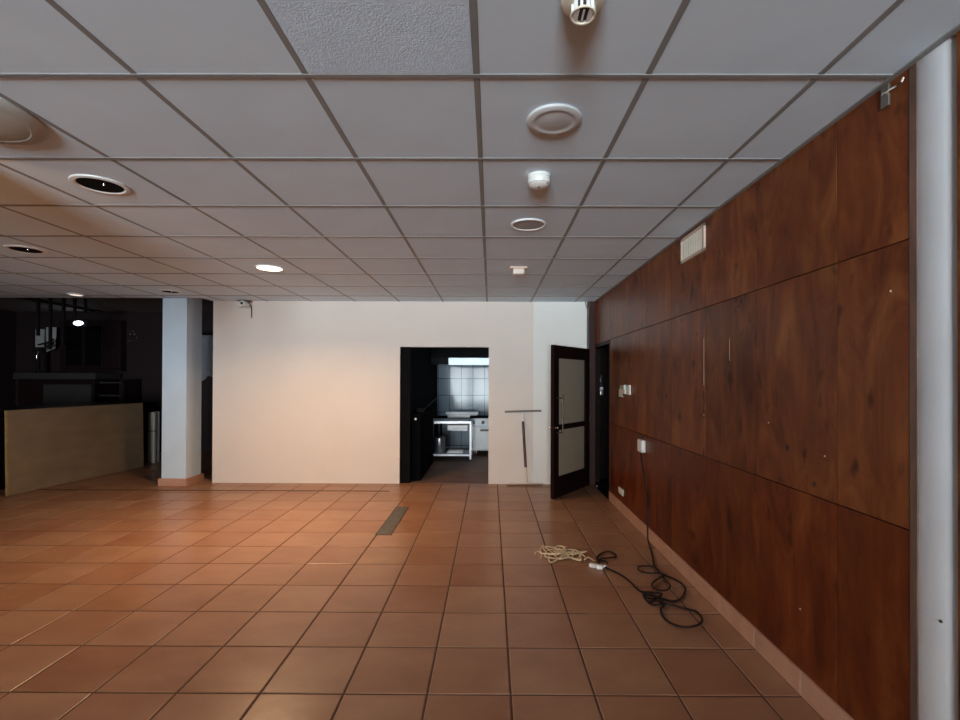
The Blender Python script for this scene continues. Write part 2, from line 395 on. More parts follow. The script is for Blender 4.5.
for (y, z, r) in ((2.90, 1.985, .016), (2.84, 1.965, .013), (2.80, 1.99, .011), (2.87, 1.94, .009), (3.75, 1.97, .010), (3.69, 1.965, .010), (3.83, 1.96, .008),
                  (3.45, 1.83, .011), (2.40, 1.16, .017), (2.46, .99, .014), (2.2, 1.02, .012), (4.05, 1.37, .016), (3.9, .72, .012)):
    add_lathe(kh, [(0, -.0008), (r, -.0008), (r, .001), (0, .001)], 10, (XR - .001, y, z), 'X')
obj('dark_knot', kh, mat('dark_knot_wood', (0.03, 0.010, 0.007), .6), wr)
# door casing in the panelled wall
bm = new_bm()
add_box(bm, (XR - .006, DY0 - .034, 0), (XR + .10, DY0, DZ), .003); add_box(bm, (XR - .006, DY0 - .034, DZ), (XR + .10, YB - .004, 2.0), .003)
add_box(bm, (1.408, YB - .058, 0), (XR - .0005, YB - .003, CH - .004), .003)
struct('trim_4', bm, M['frame'], 'dark mahogany casing round the side doorway', 'door frame')
# white plaster jamb where the panels stop
bm = new_bm()
prof = [(XR + .04, 1.690), (XR + .006, 1.684), (XR + .001, 1.670), (XR + .001, 1.61), (XR + .004, 1.575), (XR + .013, 1.545), (XR + .03, 1.532), (XR + .1, 1.53), (XR + .1, 1.69)]
lo = [bm.verts.new((x, y, -.01)) for x, y in prof]; hi = [bm.verts.new((x, y, CH + .02)) for x, y in prof]
n = len(prof)
for k in range(n): bm.faces.new((lo[k], lo[(k + 1) % n], hi[(k + 1) % n], hi[k]))
bm.faces.new(lo); bm.faces.new(list(reversed(hi)))
struct('trim_5', bm, M['plaster'], 'white painted upright jamb strip between two runs of wood panelling', 'wall trim', smooth=True)
bm = new_bm()
add_box(bm, (XR - .003, 1.668, 0.0), (XR + .03, 1.699, CH), .002)
struct('trim_6', bm, M['edge'], 'worn thin wood edge strip beside the white jamb', 'wall trim')
obj('chip', lathe([(0, 0), (.006, 0), (.004, -.004), (0, -.004)], 9, (XR + .003, 1.588, .70), 'X'), M['black'], bpy.data.objects['trim_5'])

# ---- skirting tiles on the right: one mesh, a tile per floor tile length
def skirting():
    bm = new_bm(); y = 2.283 - 14 * 0.3977
    while y < DY0 - .04:
        y1 = min(y + 0.3977 - .008, DY0 - .036)
        if y1 > 1.70 or y1 < 1.50:
            a = max(y, 1.702) if y1 > 1.70 else y
            add_box(bm, (1.4755, a, 0.0), (XR + .004, y1, 0.112), .003, 2)
        y += 0.3977
    return bm
sk = struct('baseboard_right', skirting(), M['baseboard'], 'terracotta skirting tiles along the foot of the panelled wall', 'baseboard')
obj('joint_fill', box((1.4765, 1.70, 0.0), (XR + .003, DY0 - .036, 0.111)), mat('pale_joint', (0.55, 0.40, 0.32), .8), sk)

# ---- rest of the shell: unseen but it holds and bounces the daylight
WINS = [(-2.5, -1.25), (-1.05, 0.2)]
bm = new_bm(); z0, z1 = 0.10, 2.45
xs = XL
for a, b in WINS:
    add_box(bm, (xs, YF - .15, -.02), (a, YF, CH + .03)); add_box(bm, (a, YF - .15, -.02), (b, YF, z0)); add_box(bm, (a, YF - .15, z1), (b, YF, CH + .03)); xs = b
add_box(bm, (xs, YF - .15, -.02), (1.6, YF, CH + .03))
struct('wall_front', bm, M['dusk'], 'plain painted wall with two tall windows facing the back wall', 'wall')
for k, (a, b) in enumerate(WINS):
    bm = new_bm(); yy = YF - .08
    add_box(bm, (a, yy - .03, z0), (a + .05, yy + .03, z1)); add_box(bm, (b - .05, yy - .03, z0), (b, yy + .03, z1))
    add_box(bm, (a, yy - .03, z0), (b, yy + .03, z0 + .05)); add_box(bm, (a, yy - .03, z1 - .05), (b, yy + .03, z1))
    add_box(bm, ((a + b) / 2 - .025, yy - .03, z0), ((a + b) / 2 + .025, yy + .03, z1))
    struct('window_%d' % (k + 1), bm, M['white'], ('white window frame in the front wall, farther from the panelled wall', 'white window frame in the front wall, beside the panelled wall')[k], 'window')
struct('trim_9', box((-2.74, -6.6, 1.9), (-2.60, 2.15, CH)), M['dusk'], 'added unseen bulkhead beam shading the left of the ceiling from the windows', 'beam')  # added beam, unseen; keeps daylight off the ceiling on the left
struct('wall_side', box((-2.74, YF, -.02), (-2.60, -6.6, CH)), M['dusk'], 'added unseen side partition blocking part of the window light', 'wall')  # added blocker, unseen; cuts window light towards the bar side
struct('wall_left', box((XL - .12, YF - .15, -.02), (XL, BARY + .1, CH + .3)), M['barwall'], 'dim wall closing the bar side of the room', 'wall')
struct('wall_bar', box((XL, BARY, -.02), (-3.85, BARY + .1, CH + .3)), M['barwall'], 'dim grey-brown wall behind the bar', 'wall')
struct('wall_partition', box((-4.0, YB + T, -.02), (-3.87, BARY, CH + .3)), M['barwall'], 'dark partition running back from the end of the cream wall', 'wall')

# ---- square column
col = struct('column', (lambda b: add_box(b, (-4.605, 6.665, 0.08), (-4.265, 7.02, CH + .27), .004))(new_bm()), M['column'], 'pale square column standing on a terracotta plinth by the bar', 'column')
bm = new_bm(); add_box(bm, (-4.635, 6.638, -.004), (-4.238, 7.045, 0.10), .003)
obj('plinth', bm, M['baseboard'], col)

# ---- kitchen shell
KB = 10.4; KXL = -1.165; KXR = 1.35; KH = 2.45
struct('wall_kitchen_back', box((KXL - .1, KB, -.02), (KXR + .1, KB + .1, KH)), M['ktile'], 'grey glazed tile wall at the far end of the kitchen', 'wall')
struct('wall_kitchen_left', box((KXL - .1, YB + T, -.02), (KXL, KB, KH)), M['ktile_side'], 'tiled side wall of the kitchen, darkened in colour to stand for shade', 'wall')
struct('wall_kitchen_right', box((KXR, YB + T, -.02), (KXR + .1, KB, KH)), M['kitchen_paint'], 'painted side wall of the kitchen out of view beyond the stove', 'wall')
struct('ceiling_kitchen', box((KXL - .1, YB + T, KH), (KXR + .1, KB + .1, KH + .05)), M['kitchen_paint'], 'grey kitchen ceiling above the hood', 'ceiling')
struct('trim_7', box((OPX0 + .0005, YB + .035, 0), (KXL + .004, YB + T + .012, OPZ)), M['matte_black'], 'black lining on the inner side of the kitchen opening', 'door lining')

struct('floor_kitchen', box((KXL, YB + .02, -.02), (KXR, KB, .0022)), mat('kitchen_floor', (.17, .095, .065), .5, var=.15, scale=4, spec=.3), 'dull brown kitchen floor beyond the opening', 'floor')
# ---- vestibule behind the side door
bm = new_bm()
add_box(bm, (1.5, 7.25, -.02), (3.0, 7.35, 2.5)); add_box(bm, (1.5, 6.99, -.02), (1.6, 7.25, 2.5)); add_box(bm, (2.9, 5.6, -.02), (3.0, 7.25, 2.5)); add_box(bm, (1.6, 5.6, -.02), (2.9, 5.68, 2.5)); add_box(bm, (1.6, 5.6, 2.4), (3.0, 7.35, 2.5))
struct('wall_vestibule', bm, M['vest'], 'near-black walls of the small lobby beyond the side doorway', 'wall')
struct('trim_8', box((1.4785, DY0 - .02, -.0015), (2.95, 7.25, 0.002)), M['vest'], 'dark threshold floor of the small lobby', 'floor')

# =================================================================== THINGS
# ---- ceiling fittings -------------------------------------------------------
t = thing('downlight', 'lit round downlight glowing warm in the ceiling before the cream wall', 'ceiling light', (-2.236, 4.80, CH), group='round downlights in the ceiling')
obj('rim', lathe([(.118, -.002), (.142, -.002), (.142, -.010), (.128, -.012), (.118, -.009)], 40), M['white'], t, smooth=True)
obj('diffuser', lathe([(0, -.007), (.06, -.007), (.118, -.005), (.118, -.002), (0, -.002)], 40), M['lampglow'], t)
def unlit(x, y, label, r=.128):
    t = thing('downlight', label, 'ceiling light', (x, y, CH), group='round downlights in the ceiling')
    obj('rim', lathe([(r - .018, .03), (r - .018, -.006), (r - .010, -.011), (r + .010, -.008), (r + .012, 0), (r - .012, .004), (r - .012, .03)], 40), M['white'], t, smooth=True)
    obj('reflector', lathe([(r - .012, -.0065), (r * .72, -.0045), (r * .3, -.0032), (0, -.003)], 40), M['matte_black'], t, smooth=True)
    obj('bulb', lathe([(0, -.016), (.006, -.014), (.008, -.008), (.008, -.003)], 12, (.035, -.02, 0)), M['chrome_b'], t, smooth=True)
    return t
unlit(-2.262, 2.745, 'unlit black downlight with white rim beside the pale dome lamp')
unlit(-4.05, 4.13, 'unlit downlight second from the pale dome lamp, in the orange-lit ceiling')
unlit(-4.12, 6.10, 'unlit dark downlight in front of the pale square column', .115)
t = thing('downlight', 'small downlight shining faintly over the dark bar', 'ceiling light', (-5.53, 6.33, CH), group='round downlights in the ceiling')
obj('rim', lathe([(.07, 0), (.10, 0), (.10, -.012), (.085, -.018), (.07, -.012)], 28), M['white'], t, smooth=True)
obj('diffuser', lathe([(0, -.014), (.075, -.011), (.075, 0), (0, 0)], 28), M['lampglow3'], t)

t = thing('ceiling_dome_lamp', 'large pale round ceiling lamp, cut off by the edge of the photo', 'ceiling light', (-2.222, 1.985, CH))
obj('rim', lathe([(0, 0), (.268, 0), (.270, -.008), (.255, -.022), (.212, -.028), (.205, -.022)], 56), mat('grey_lamp_rim', (.40, .40, .36), .5), t, smooth=True)
obj('opal_cover', lathe([(.212, -.024), (.19, -.030), (.12, -.035), (0, -.037)], 56), M['opal'], t, smooth=True)

t = thing('ceiling_speaker', 'round white dished ceiling disc next to the nearest smoke detector', 'ceiling speaker', (.270, 2.045, CH))
obj('rim', lathe([(0, 0), (.114, 0), (.118, -.004), (.116, -.011), (.106, -.016), (.090, -.016)], 48), M['soft_white'], t, smooth=True)
obj('dished_cover', lathe([(.092, -.0158), (.082, -.0135), (.068, -.0130), (.060, -.0145), (0, -.0145)], 48), M['soft_white'], t, smooth=True)
t = thing('ceiling_speaker', 'thin white ring round a grey mesh speaker in the ceiling', 'ceiling speaker', (.268, 3.43, CH))
obj('ring', lathe([(.110, 0), (.124, 0), (.127, -.005), (.122, -.011), (.113, -.011), (.110, -.006)], 48), mat('bright_white_ring', (.88, .87, .85), .4), t, smooth=True)
obj('mesh_cover', lathe([(0, -.007), (.06, -.006), (.111, -.003), (.111, 0), (0, 0)], 48), mat('grey_speaker_mesh', (.36, .34, .33), .6, bump=.5, bscale=400), t, smooth=True)

def detector(x, y, label, big):
    t = thing('smoke_detector', label, 'smoke detector', (x, y, CH))
    s = .94 if big else .90
    obj('base', lathe([(0, 0), (.070 * s, 0), (.070 * s, -.012), (.064 * s, -.017), (0, -.017)], 40), M['ivory'] if big else M['white'], t, smooth=True)
    obj('head', lathe([(.064 * s, -.015), (.068 * s, -.022), (.069 * s, -.032), (.062 * s, -.042), (.040 * s, -.046), (0, -.046)], 40), M['ivory'] if big else M['white'], t, smooth=True)
    if big:
        for k in range(10):                       # the ribs around the sensing chamber
            obj('rib', box((-.0040, .024, -.073), (.0040, .034, -.040), .001, 1), M['white'], t, rot=(0, 0, 2 * PI * (k + .5) / 10))
        obj('sensing_chamber', lathe([(.025, -.042), (.025, -.0725), (0, -.0725)], 28), M['black'], t, smooth=True)
        obj('lower_ring', lathe([(.030, -.0715), (.035, -.0715), (.0375, -.0745), (.035, -.0780), (.031, -.0775), (.029, -.0745), (.030, -.0715)], 32), M['ivory'], t, smooth=True)
        for x, hw_ in ((-.0195, .0065), (0, .0028), (.0195, .0065)): obj('chamber_fin', box((x - hw_, -.020, -.0765), (x + hw_, .020, -.070), .001, 1), M['white'], t)
        for a in (-1.9, -1.2): obj('indicator', lathe([(0, -.001), (.005, -.001), (.005, .003), (0, .003)], 10, (.061 * math.cos(a), .061 * math.sin(a), -.024)), M['black'], t)
    else:
        obj('cap', lathe([(.060, -.040), (.056, -.052), (.040, -.062), (.014, -.066), (0, -.066)], 36), M['white'], t, smooth=True)
        obj('vent_slot', lathe([(.050, -.0490), (.0585, -.0490), (.0585, -.0470), (.050, -.0470)], 36), M['black'], t)
        obj('indicator', lathe([(0, -.070), (.006, -.069), (.006, -.060), (0, -.060)], 10, (-.002, -.012, 0)), M['black'], t, smooth=True)
        obj('indicator', lathe([(0, -.056), (.005, -.055), (.005, -.046), (0, -.046)], 10, (.040, -.032, 0)), M['black'], t, smooth=True)
detector(.262, 1.365, 'ivory smoke detector with black slotted chamber, at the top edge of the photo', True)
detector(.262, 2.62, 'white domed smoke detector between the dished disc and the ringed speaker', False)

t = thing('ceiling_sensor', 'small boxy beige sensor in the ceiling nearest the cream wall', 'sensor', (.275, 4.76, CH))
obj('flange', box((-.085, -.05, -.016), (.085, .05, 0), .005), M['pinkish'], t)
obj('sensor_head', box((-.058, -.04, -.072), (.058, .04, -.014), .014, 3), mat('pale_sensor_plastic', (.74, .62, .54), .4), t, smooth=True)

t = thing('ceiling_camera', 'little white security camera under the ceiling on the cream wall', 'camera', (-3.50, YB, CH))
obj('bracket', box((-.11, -.09, -.020), (.07, -.004, -.001), .003), M['edge'], t)
obj('housing', lathe([(0, -.10), (.036, -.10), (.040, -.09), (.040, .05), (0, .05)], 20, (.02, -.11, -.064), 'Y'), M['white'], t, smooth=True)
obj('side_arm', box((-.11, -.10, -.10), (-.045, -.03, -.02), .012), M['white'], t, smooth=True)
obj('lens', lathe([(0, -.106), (.018, -.106), (.018, -.09), (0, -.09)], 16, (.02, -.11, -.064), 'Y'), M['black'], t)
obj('dangling_cable', tube([(.055, -.09, -.03), (.062, -.05, -.07), (.062, -.018, -.12), (.060, -.014, -.245)], .006, 8), M['frame'], t, smooth=True)

t = thing('ceiling_cable', 'forked thin grey cable coming down from the ceiling in the corner above the glazed door', 'cable', (1.385, 6.765, CH))
obj('cable', tube(spline([(-.05, -.02, -.004), (-.03, .02, -.06), (-.008, .03, -.13), (-.002, .034, -.22)]), .005), M['edge'], t, smooth=True)
obj('cable', tube(spline([(.022, -.03, -.004), (.015, .01, -.06), (.004, .03, -.12), (.002, .035, -.22)]), .005), M['edge'], t, smooth=True)

t = thing('ceiling_fill_pendant', 'added warm hanging bowl uplighter, unseen beside the camera, lighting the left of the ceiling', 'pendant lamp', (-3.25, 1.6, CH))  # added lamp, never in view; warms the ceiling on the left
obj('rod', tube([(0, 0, 0), (0, 0, -.84)], .010), M['edge'], t, smooth=True)
obj('bowl', lathe([(0, -.90), (.08, -.885), (.15, -.84), (.18, -.78), (.174, -.78), (.144, -.834), (.076, -.878), (0, -.892)], 28), M['edge'], t, smooth=True)
obj('bulb', lathe([(.011, -.85), (.034, -.84), (.04, -.81), (.03, -.785), (.011, -.775)], 20), mat('added_pendant_bulb', (.9, .8, .6), .5, emit=(1.0, .48, .18), estr=190.0), t, smooth=True)

# ---- on the panelled wall ---------------------------------------------------
t = thing('air_vent', 'cream framed air vent with upright slats high on the wood panels', 'air vent', (XR - .001, 3.51, 2.493))
W, Hh, fr = .205, .096, .022
bm = new_bm()
add_box(bm, (-.016, -W, -Hh), (0, W, -Hh + fr), .003); add_box(bm, (-.016, -W, Hh - fr), (0, W, Hh), .003)
add_box(bm, (-.016, -W, -Hh), (0, -W + fr, Hh), .003); add_box(bm, (-.016, W - fr, -Hh), (0, W, Hh), .003)
obj('frame', bm, mat('beige_vent_frame', (.55, .42, .33), .5), t)
obj('backing', box((-.003, -W + .01, -Hh + .01), (-.0005, W - .01, Hh - .01)), mat('vent_backing', (.10, .085, .065), .8), t)
for k in range(9):
    y = -W + fr + .016 + k * (2 * W - 2 * fr - .032) / 8
    o = obj('slat', box((-.002, -.0125, -Hh + fr), (.002, .0125, Hh - fr)), mat('cream_slat', (.78, .74, .62), .45), t, loc=(-.008, y, 0), rot=(0, 0, math.radians(14)))

t = thing('socket_cluster', 'broken cluster of cream switch plates on the panels near the side doorway', 'switch', (XR - .001, 5.27, 1.375))
obj('back_plate', box((-.006, -.19, -.01), (0, .21, .062), .002), mat('grey_green_plate', (.40, .41, .35), .5), t)
obj('switch_plate', box((-.018, .06, -.068), (-.004, .21, .022), .003), M['ivory'], t)
obj('middle_clip', box((-.024, -.06, -.030), (-.004, .06, .016), .003), M['ivory'], t)
obj('tall_plate', box((-.018, -.215, -.036), (-.004, -.115, .068), .003), M['white'], t)
obj('loose_post', box((-.022, -.035, .016), (-.004, .02, .068), .003), M['white'], t)
obj('dark_hole', box((-.016, .010, -.058), (-.004, .055, -.032)), M['black'], t)

t = thing('power_adapter', 'white power adapter box on the panels with a black plug', 'power adapter', (XR - .001, 4.655, .861))
obj('housing', box((-.040, -.075, -.062), (0, .065, .056), .008, 3), M['white'], t, smooth=True)
obj('black_plug', box((-.030, .064, -.03), (-.006, .11, .002), .006), M['black'], t)
obj('hook', tube([(-.02, 0, .052), (-.02, .01, .075), (-.012, .01, .085), (0, .01, .075)], .006), M['black'], t, smooth=True)
t = thing('wall_outlet', 'small white outlet plate low on the panels above the skirting', 'outlet', (XR - .001, 5.43, .235))
obj('plate', box((-.010, -.09, -.036), (0, .09, .036), .003), M['white'], t)
obj('socket_face', lathe([(0, -.012), (.024, -.012), (.026, -.009), (.026, 0), (0, 0)], 24, (-.0005, 0, 0), 'X'), M['ivory'], t, smooth=True)

t = thing('curtain_bracket', 'grey metal rod bracket under the ceiling by the white jamb', 'bracket', (XR - .001, 1.765, CH))
obj('plate', box((-.010, .012, -.092), (-.001, .048, -.012), .002), mat('dull_bracket_steel', (.25, .23, .20), .4, .8), t)
obj('arm', tube([(-.008, .03, -.042), (-.014, -.005, -.044), (-.016, -.035, -.050), (-.014, -.050, -.046), (-.012, -.056, -.034)], .005), M['chrome_b'], t, smooth=True)
obj('screw', lathe([(0, -.006), (.006, -.005), (.006, 0), (0, 0)], 10, (-.010, .032, -.042), 'X'), M['chrome_b'], t, smooth=True)

# ---- the open glazed door ---------------------------------------------------
hinge = Vector((1.385, 6.775, 0.0)); free = Vector((0.770, 5.96, 0.0))
dv = free - hinge; LW = dv.length; ang = math.atan2(dv.y, dv.x)
d = tag(bpy.data.objects.new('door_1', None), 'dark wood door with two frosted panes standing open into the room', 'door', kind='structure'); C.objects.link(d)
d.location = hinge; d.rotation_euler = (0, 0, ang)       # local +x runs from the hinge to the free edge; local -y... faces the doorway
Z0, Z1, TH = .010, 1.935, .024
SW, MW = .125, .035
def dbox(x0, x1, z0_, z1_, th=TH): return box((x0, -th, z0_), (x1, th, z1_), .003, 1)
obj('hinge_stile', dbox(0, SW, Z0, Z1), M['door'], d); obj('lock_stile', dbox(LW - SW, LW, Z0, Z1), M['door'], d)
obj('top_rail', dbox(SW, LW - SW, Z1 - .15, Z1), M['door'], d); obj('bottom_rail', dbox(SW, LW - SW, Z0, .255), M['door'], d)
obj('middle_rail', dbox(SW, LW - SW, .872, .912), M['door'], d)
p1 = obj('glass_pane', box((SW - .01, -.004, .905), (LW - SW + .01, .004, Z1 - .145)), M['frost'], d)
p2 = obj('glass_pane', box((SW - .01, -.004, .25), (LW - SW + .01, .004, .88)), M['frost'], d)
bm = new_bm()
for s in (-1, 1):
    for (za, zb) in ((.912, Z1 - .15), (.255, .872)):
        y0_, y1_ = (.006, .018) if s > 0 else (-.018, -.006)
        add_box(bm, (SW, y0_, za), (SW + .014, y1_, zb)); add_box(bm, (LW - SW - .014, y0_, za), (LW - SW, y1_, zb))
        add_box(bm, (SW, y0_, zb - .014), (LW - SW, y1_, zb)); add_box(bm, (SW, y0_, za), (LW - SW, y1_, za + .014))
obj('glazing_bead', bm, M['door'], d)
for s in (-1, 1):
    h = obj('pull_handle', tube([(LW - .165, s * .060, .77), (LW - .165, s * .060, 1.315)], .008, 12), M['dull_handle'], d, smooth=True)
    for zz in (1.265, .83): obj('standoff', tube([(LW - .165, s * .060, zz), (LW - .075, s * TH, zz)], .007), M['dull_handle'], h, smooth=True)
bm = new_bm()
add_lathe(bm, [(0, -.07), (.014, -.07), (.016, -.06), (.012, -.03), (.016, -.024), (.016, .024), (.012, .03), (.016, .06), (.014, .07), (0, .07)], 16, (LW - .045, 0, .895), 'Y')
add_tube(bm, [(LW - .03, 0, .895), (LW + .014, 0, .895)], .008)
obj('lock', bm, M['chrome_b'], d, smooth=True)
bm = new_bm()
for z in (.2, .95, 1.7): add_lathe(bm, [(0, -.05), (.009, -.05), (.009, .05), (0, .05)], 10, (-.004, .026, z))
obj('hinge', bm, M['black_metal'], d, smooth=True)

t = thing('door_lock', 'shiny lock plate with keys glinting in the dark lobby beyond the side doorway', 'lock', (1.672, 7.249, 1.42))
obj('escutcheon', box((-.03, -.010, -.16), (.03, 0, .16), .008), M['black_metal'], t)
obj('knob', lathe([(0, -.052), (.024, -.050), (.030, -.036), (.022, -.018), (.012, -.012), (.012, 0), (0, 0)], 20, (0, -.008, -.055), 'Y'), M['enamel'], t, smooth=True)
obj('key', box((-.006, -.024, .05), (.010, -.008, .12), .003), M['chrome_b'], t)
obj('key_tag', box((-.012, -.020, -.15), (.034, -.010, -.085), .006), M['chrome'], t)

# ---- squeegee leaning on the wall ------------------------------------------
t = thing('floor_squeegee', 'long-handled floor squeegee leaning upside down on the cream wall', 'squeegee', (.50, 6.715, 0))
top = Vector((-.045, .108, 1.035)); foot = Vector((.012, 0.0, .018))
def along(f): return foot.lerp(top, f)
obj('handle', tube([along(.24), along(.88)], .019, 12), M['redband'], t, smooth=True)
obj('lower_tube', tube([along(.02), along(.25)], .013, 12), mat('cream_tube', (.72, .64, .52), .4), t, smooth=True)
obj('socket', tube([along(.87), along(.93), along(.985)], [.020, .018, .012], 12), M['white'], t, smooth=True)
bm = new_bm(); add_box(bm, (-.262, -.012, -.014), (.262, .012, .014), .004)
obj('top_blade', bm, mat('brown_squeegee_bar', (.10, .07, .05), .45), t, loc=top + Vector((.01, .0, .012)), rot=(0, math.radians(-1.7), 0))
bm = new_bm(); add_tube(bm, spline([(-.27, -.018, .008), (-.12, 0, .009), (.02, .004, .010), (.14, .004, .012), (.24, .02, .016)]), .008, 8)
obj('floor_blade', bm, mat('tan_squeegee_strip', (.13, .07, .04), .55), t, smooth=True)

# ---- floor: grille, rope, extension cord -----------------------------------
t = thing('floor_grille', 'narrow metal drain grille set into the floor tiles', 'floor grille', (-1.027, 5.088, 0))
hx, hy = .078, .508
bm = new_bm()
add_box(bm, (-hx, -hy, -.012), (-hx + .012, hy, .004), .001, 1); add_box(bm, (hx - .012, -hy, -.012), (hx, hy, .004), .001, 1)
add_box(bm, (-hx, -hy, -.012), (hx, -hy + .012, .004), .001, 1); add_box(bm, (-hx, hy - .012, -.012), (hx, hy, .004), .001, 1)
obj('frame', bm, mat('rusty_grille_frame', (.09, .05, .03), .6, .2, var=.3, scale=15), t)
obj('pit', box((-hx + .01, -hy + .01, .0008), (hx - .01, hy - .01, .0014)), M['pit'], t)
bm = new_bm()
for k in range(40):
    y = -hy + .020 + k * (2 * hy - .04) / 39
    add_box(bm, (-hx + .012, y - .0085, .0012), (hx - .012, y + .0085, .0042))
add_box(bm, (-.004, -hy + .012, .001), (.004, hy - .012, .0045))
obj('grille_bars', bm, M['lead'], t)

rr = random.Random(11)
def rope_path():
    pts = []
    for k in range(44):                       # untidy heap of loops
        a = k * 1.7 + rr.uniform(-.6, .6)
        cx = .615 + .10 * math.sin(k * .55) + rr.uniform(-.05, .05); cy = 4.09 + .11 * math.cos(k * .9) + rr.uniform(-.06, .06)
        ra = rr.uniform(.035, .085)
        pts.append((cx + ra * math.cos(a), cy + ra * 1.35 * math.sin(a), .007 + .010 * (k / 44) + rr.uniform(0, .008)))
    pts += [(.70, 4.10, .02), (.74, 4.18, .012), (.765, 4.09, .012), (.735, 3.99, .010), (.69, 3.97, .010), (.70, 4.04, .016), (.76, 4.10, .012), (.80, 4.02, .010), (.78, 3.95, .012), (.82, 4.0, .012), (.85, 3.945, .010), (.86, 3.92, .009)]
    return pts
t = tag(obj('twine', tube(spline(rope_path(), 6), .0056, 6), M['rope'], smooth=True), 'tangled heap of straw-coloured twine on the floor tiles beside the cord socket', 'twine')
t = tag(obj('twine_scrap', tube(spline([(.385, 4.10, .005), (.405, 4.15, .005), (.432, 4.13, .006), (.438, 4.06, .005), (.420, 3.98, .005)]), .005, 6), M['rope'], smooth=True),
        'short curled scrap of twine lying apart from the tangled heap', 'twine')

t = thing('extension_cord', 'black extension cord looped on the floor from the wall adapter to a white socket', 'extension cord', (0, 0, 0))
R_ = .0072
wallpart = [(XR - .020, 4.655, .798), (1.468, 4.66, .765), (1.462, 4.60, .690), (1.460, 4.52, .56), (1.462, 4.47, .38), (1.462, 4.45, .22), (1.455, 4.42, .10), (1.44, 4.36, .035)]
A = [(1.406, 4.174), (1.343, 3.943), (1.313, 3.817), (1.309, 3.68), (1.335, 3.621), (1.382, 3.566), (1.401, 3.484), (1.375, 3.37), (1.301, 3.262), (1.23, 3.22), (1.171, 3.24), (1.135, 3.297), (1.085, 3.327), (1.059, 3.312), (1.056, 3.23), (1.081, 3.168), (1.137, 3.169), (1.153, 3.245), (1.115, 3.335)]
B = [(1.335, 3.621), (1.285, 3.642), (1.209, 3.666), (1.161, 3.705), (1.161, 3.755), (1.207, 3.8), (1.273, 3.796), (1.3, 3.747), (1.308, 3.661), (1.29, 3.528), (1.291, 3.433), (1.256, 3.378), (1.195, 3.36), (1.155, 3.399), (1.183, 3.482), (1.243, 3.552), (1.328, 3.615)]
Cc = [(0.886, 3.826), (0.93, 3.733), (0.979, 3.676), (1.008, 3.608), (1.028, 3.489), (1.058, 3.358), (1.132, 3.343), (1.186, 3.305), (1.119, 3.245), (1.067, 3.274), (1.071, 3.327), (1.121, 3.312), (1.137, 3.202), (1.17, 3.16), (1.232, 3.133), (1.289, 3.096), (1.319, 3.05), (1.319, 2.978), (1.284, 2.921), (1.223, 2.874), (1.158, 2.878), (1.101, 2.927), (1.082, 3.003), (1.109, 3.104), (1.155, 3.169), (1.129, 3.216), (1.052, 3.186)]
D = [(0.888, 3.863), (0.88, 3.938), (0.906, 4.027), (0.96, 4.103), (1.026, 4.128), (1.065, 4.079), (1.053, 4.019), (0.999, 3.983), (0.94, 3.982), (0.889, 3.938), (0.93, 3.906), (0.958, 3.885)]
def zs(L_, z): return [(x, y, z + .006 * (k % 3 == 1)) for k, (x, y) in enumerate(L_)]
obj('cable', tube(spline(wallpart + zs(A, .010)), R_, 8), M['cable'], t, smooth=True)
obj('cable', tube(spline(zs(B, .020)), R_ * .9, 8), M['cable'], t, smooth=True)
obj('cable', tube(spline(zs(Cc, .014)), R_, 8), M['cable'], t, smooth=True)
obj('cable', tube(spline(zs(D, .011)), R_, 8), M['cable'], t, smooth=True)
bm = new_bm(); add_box(bm, (-.028, -.020, 0), (.028, .020, .030), .009, 3)
o = obj('white_plug', bm, M['white'], t, loc=(.820, 3.815, .002), rot=(0, 0, -.75), smooth=True)
bm = new_bm(); add_box(bm, (-.028, -.022, 0), (.026, .022, .032), .010, 3); add_tube(bm, [(.028, 0, .02), (.05, .004, .018)], .011)
o = obj('white_socket', bm, M['white'], t, loc=(.866, 3.785, .002), rot=(0, 0, -.1), smooth=True)

# ---- bar corner -------------------------------------------------------------
t = thing('plywood_sheet', 'large pale plywood sheet standing on edge in front of the dark bar', 'board', (-6.10, 6.01, 0))
bl = Vector((0.225, 2.06, 0)); a = math.atan2(bl.y, bl.x); LB = bl.length
bm = new_bm(); add_box(bm, (0, -.0, .004), (LB, .030, 1.085), .002, 1)
bmesh.ops.rotate(bm, verts=bm.verts, cent=(0, 0, 0), matrix=Matrix.Rotation(math.radians(-1.3), 3, 'X'))
o = obj('face_board', bm, M['ply'], t, rot=(0, 0, a))
bm = new_bm(); add_box(bm, (-.002, -.002, .006), (.014, .028, 1.084))
bmesh.ops.rotate(bm, verts=bm.verts, cent=(0, 0, 0), matrix=Matrix.Rotation(math.radians(-1.3), 3, 'X'))
o = obj('yellow_edge_band', bm, M['ply_edge'], t, rot=(0, 0, a))

t = tag(obj('foam_sheet', box((-6.06, 8.42, 0), (-5.945, 8.47, .90), .004), M['foam']), 'narrow white foam sheet standing upright past the far end of the plywood', 'board')
bm = box((-6.02, 8.53, 0), (-5.955, 8.57, .905), .004)
t2 = obj('foam_offcut', bm, mat('grey_foam', (.36, .36, .33), .8)); tag(t2, 'greyer narrow foam offcut partly hidden behind the white foam sheet', 'board')
obj('dark_strap', box((-6.062, 8.415, .56), (-5.943, 8.475, .575)), M['black'], t)

# bar counter behind the plywood
t = thing('bar_counter', 'dark mahogany bar counter hidden behind the plywood sheet', 'bar counter', (-6.95, 6.2, 0))
obj('body', box((-.40, 0, 0), (.40, 2.6, 1.02), .01), M['barwood'], t); obj('top', box((-.45, -.05, 1.02), (.45, 2.65, 1.06), .01), M['black_metal'], t)
for k in range(4): obj('front_panel', box((.40, .08 + k * .63, .1), (.412, .62 + k * .63, .95), .006), M['barwood'], t)

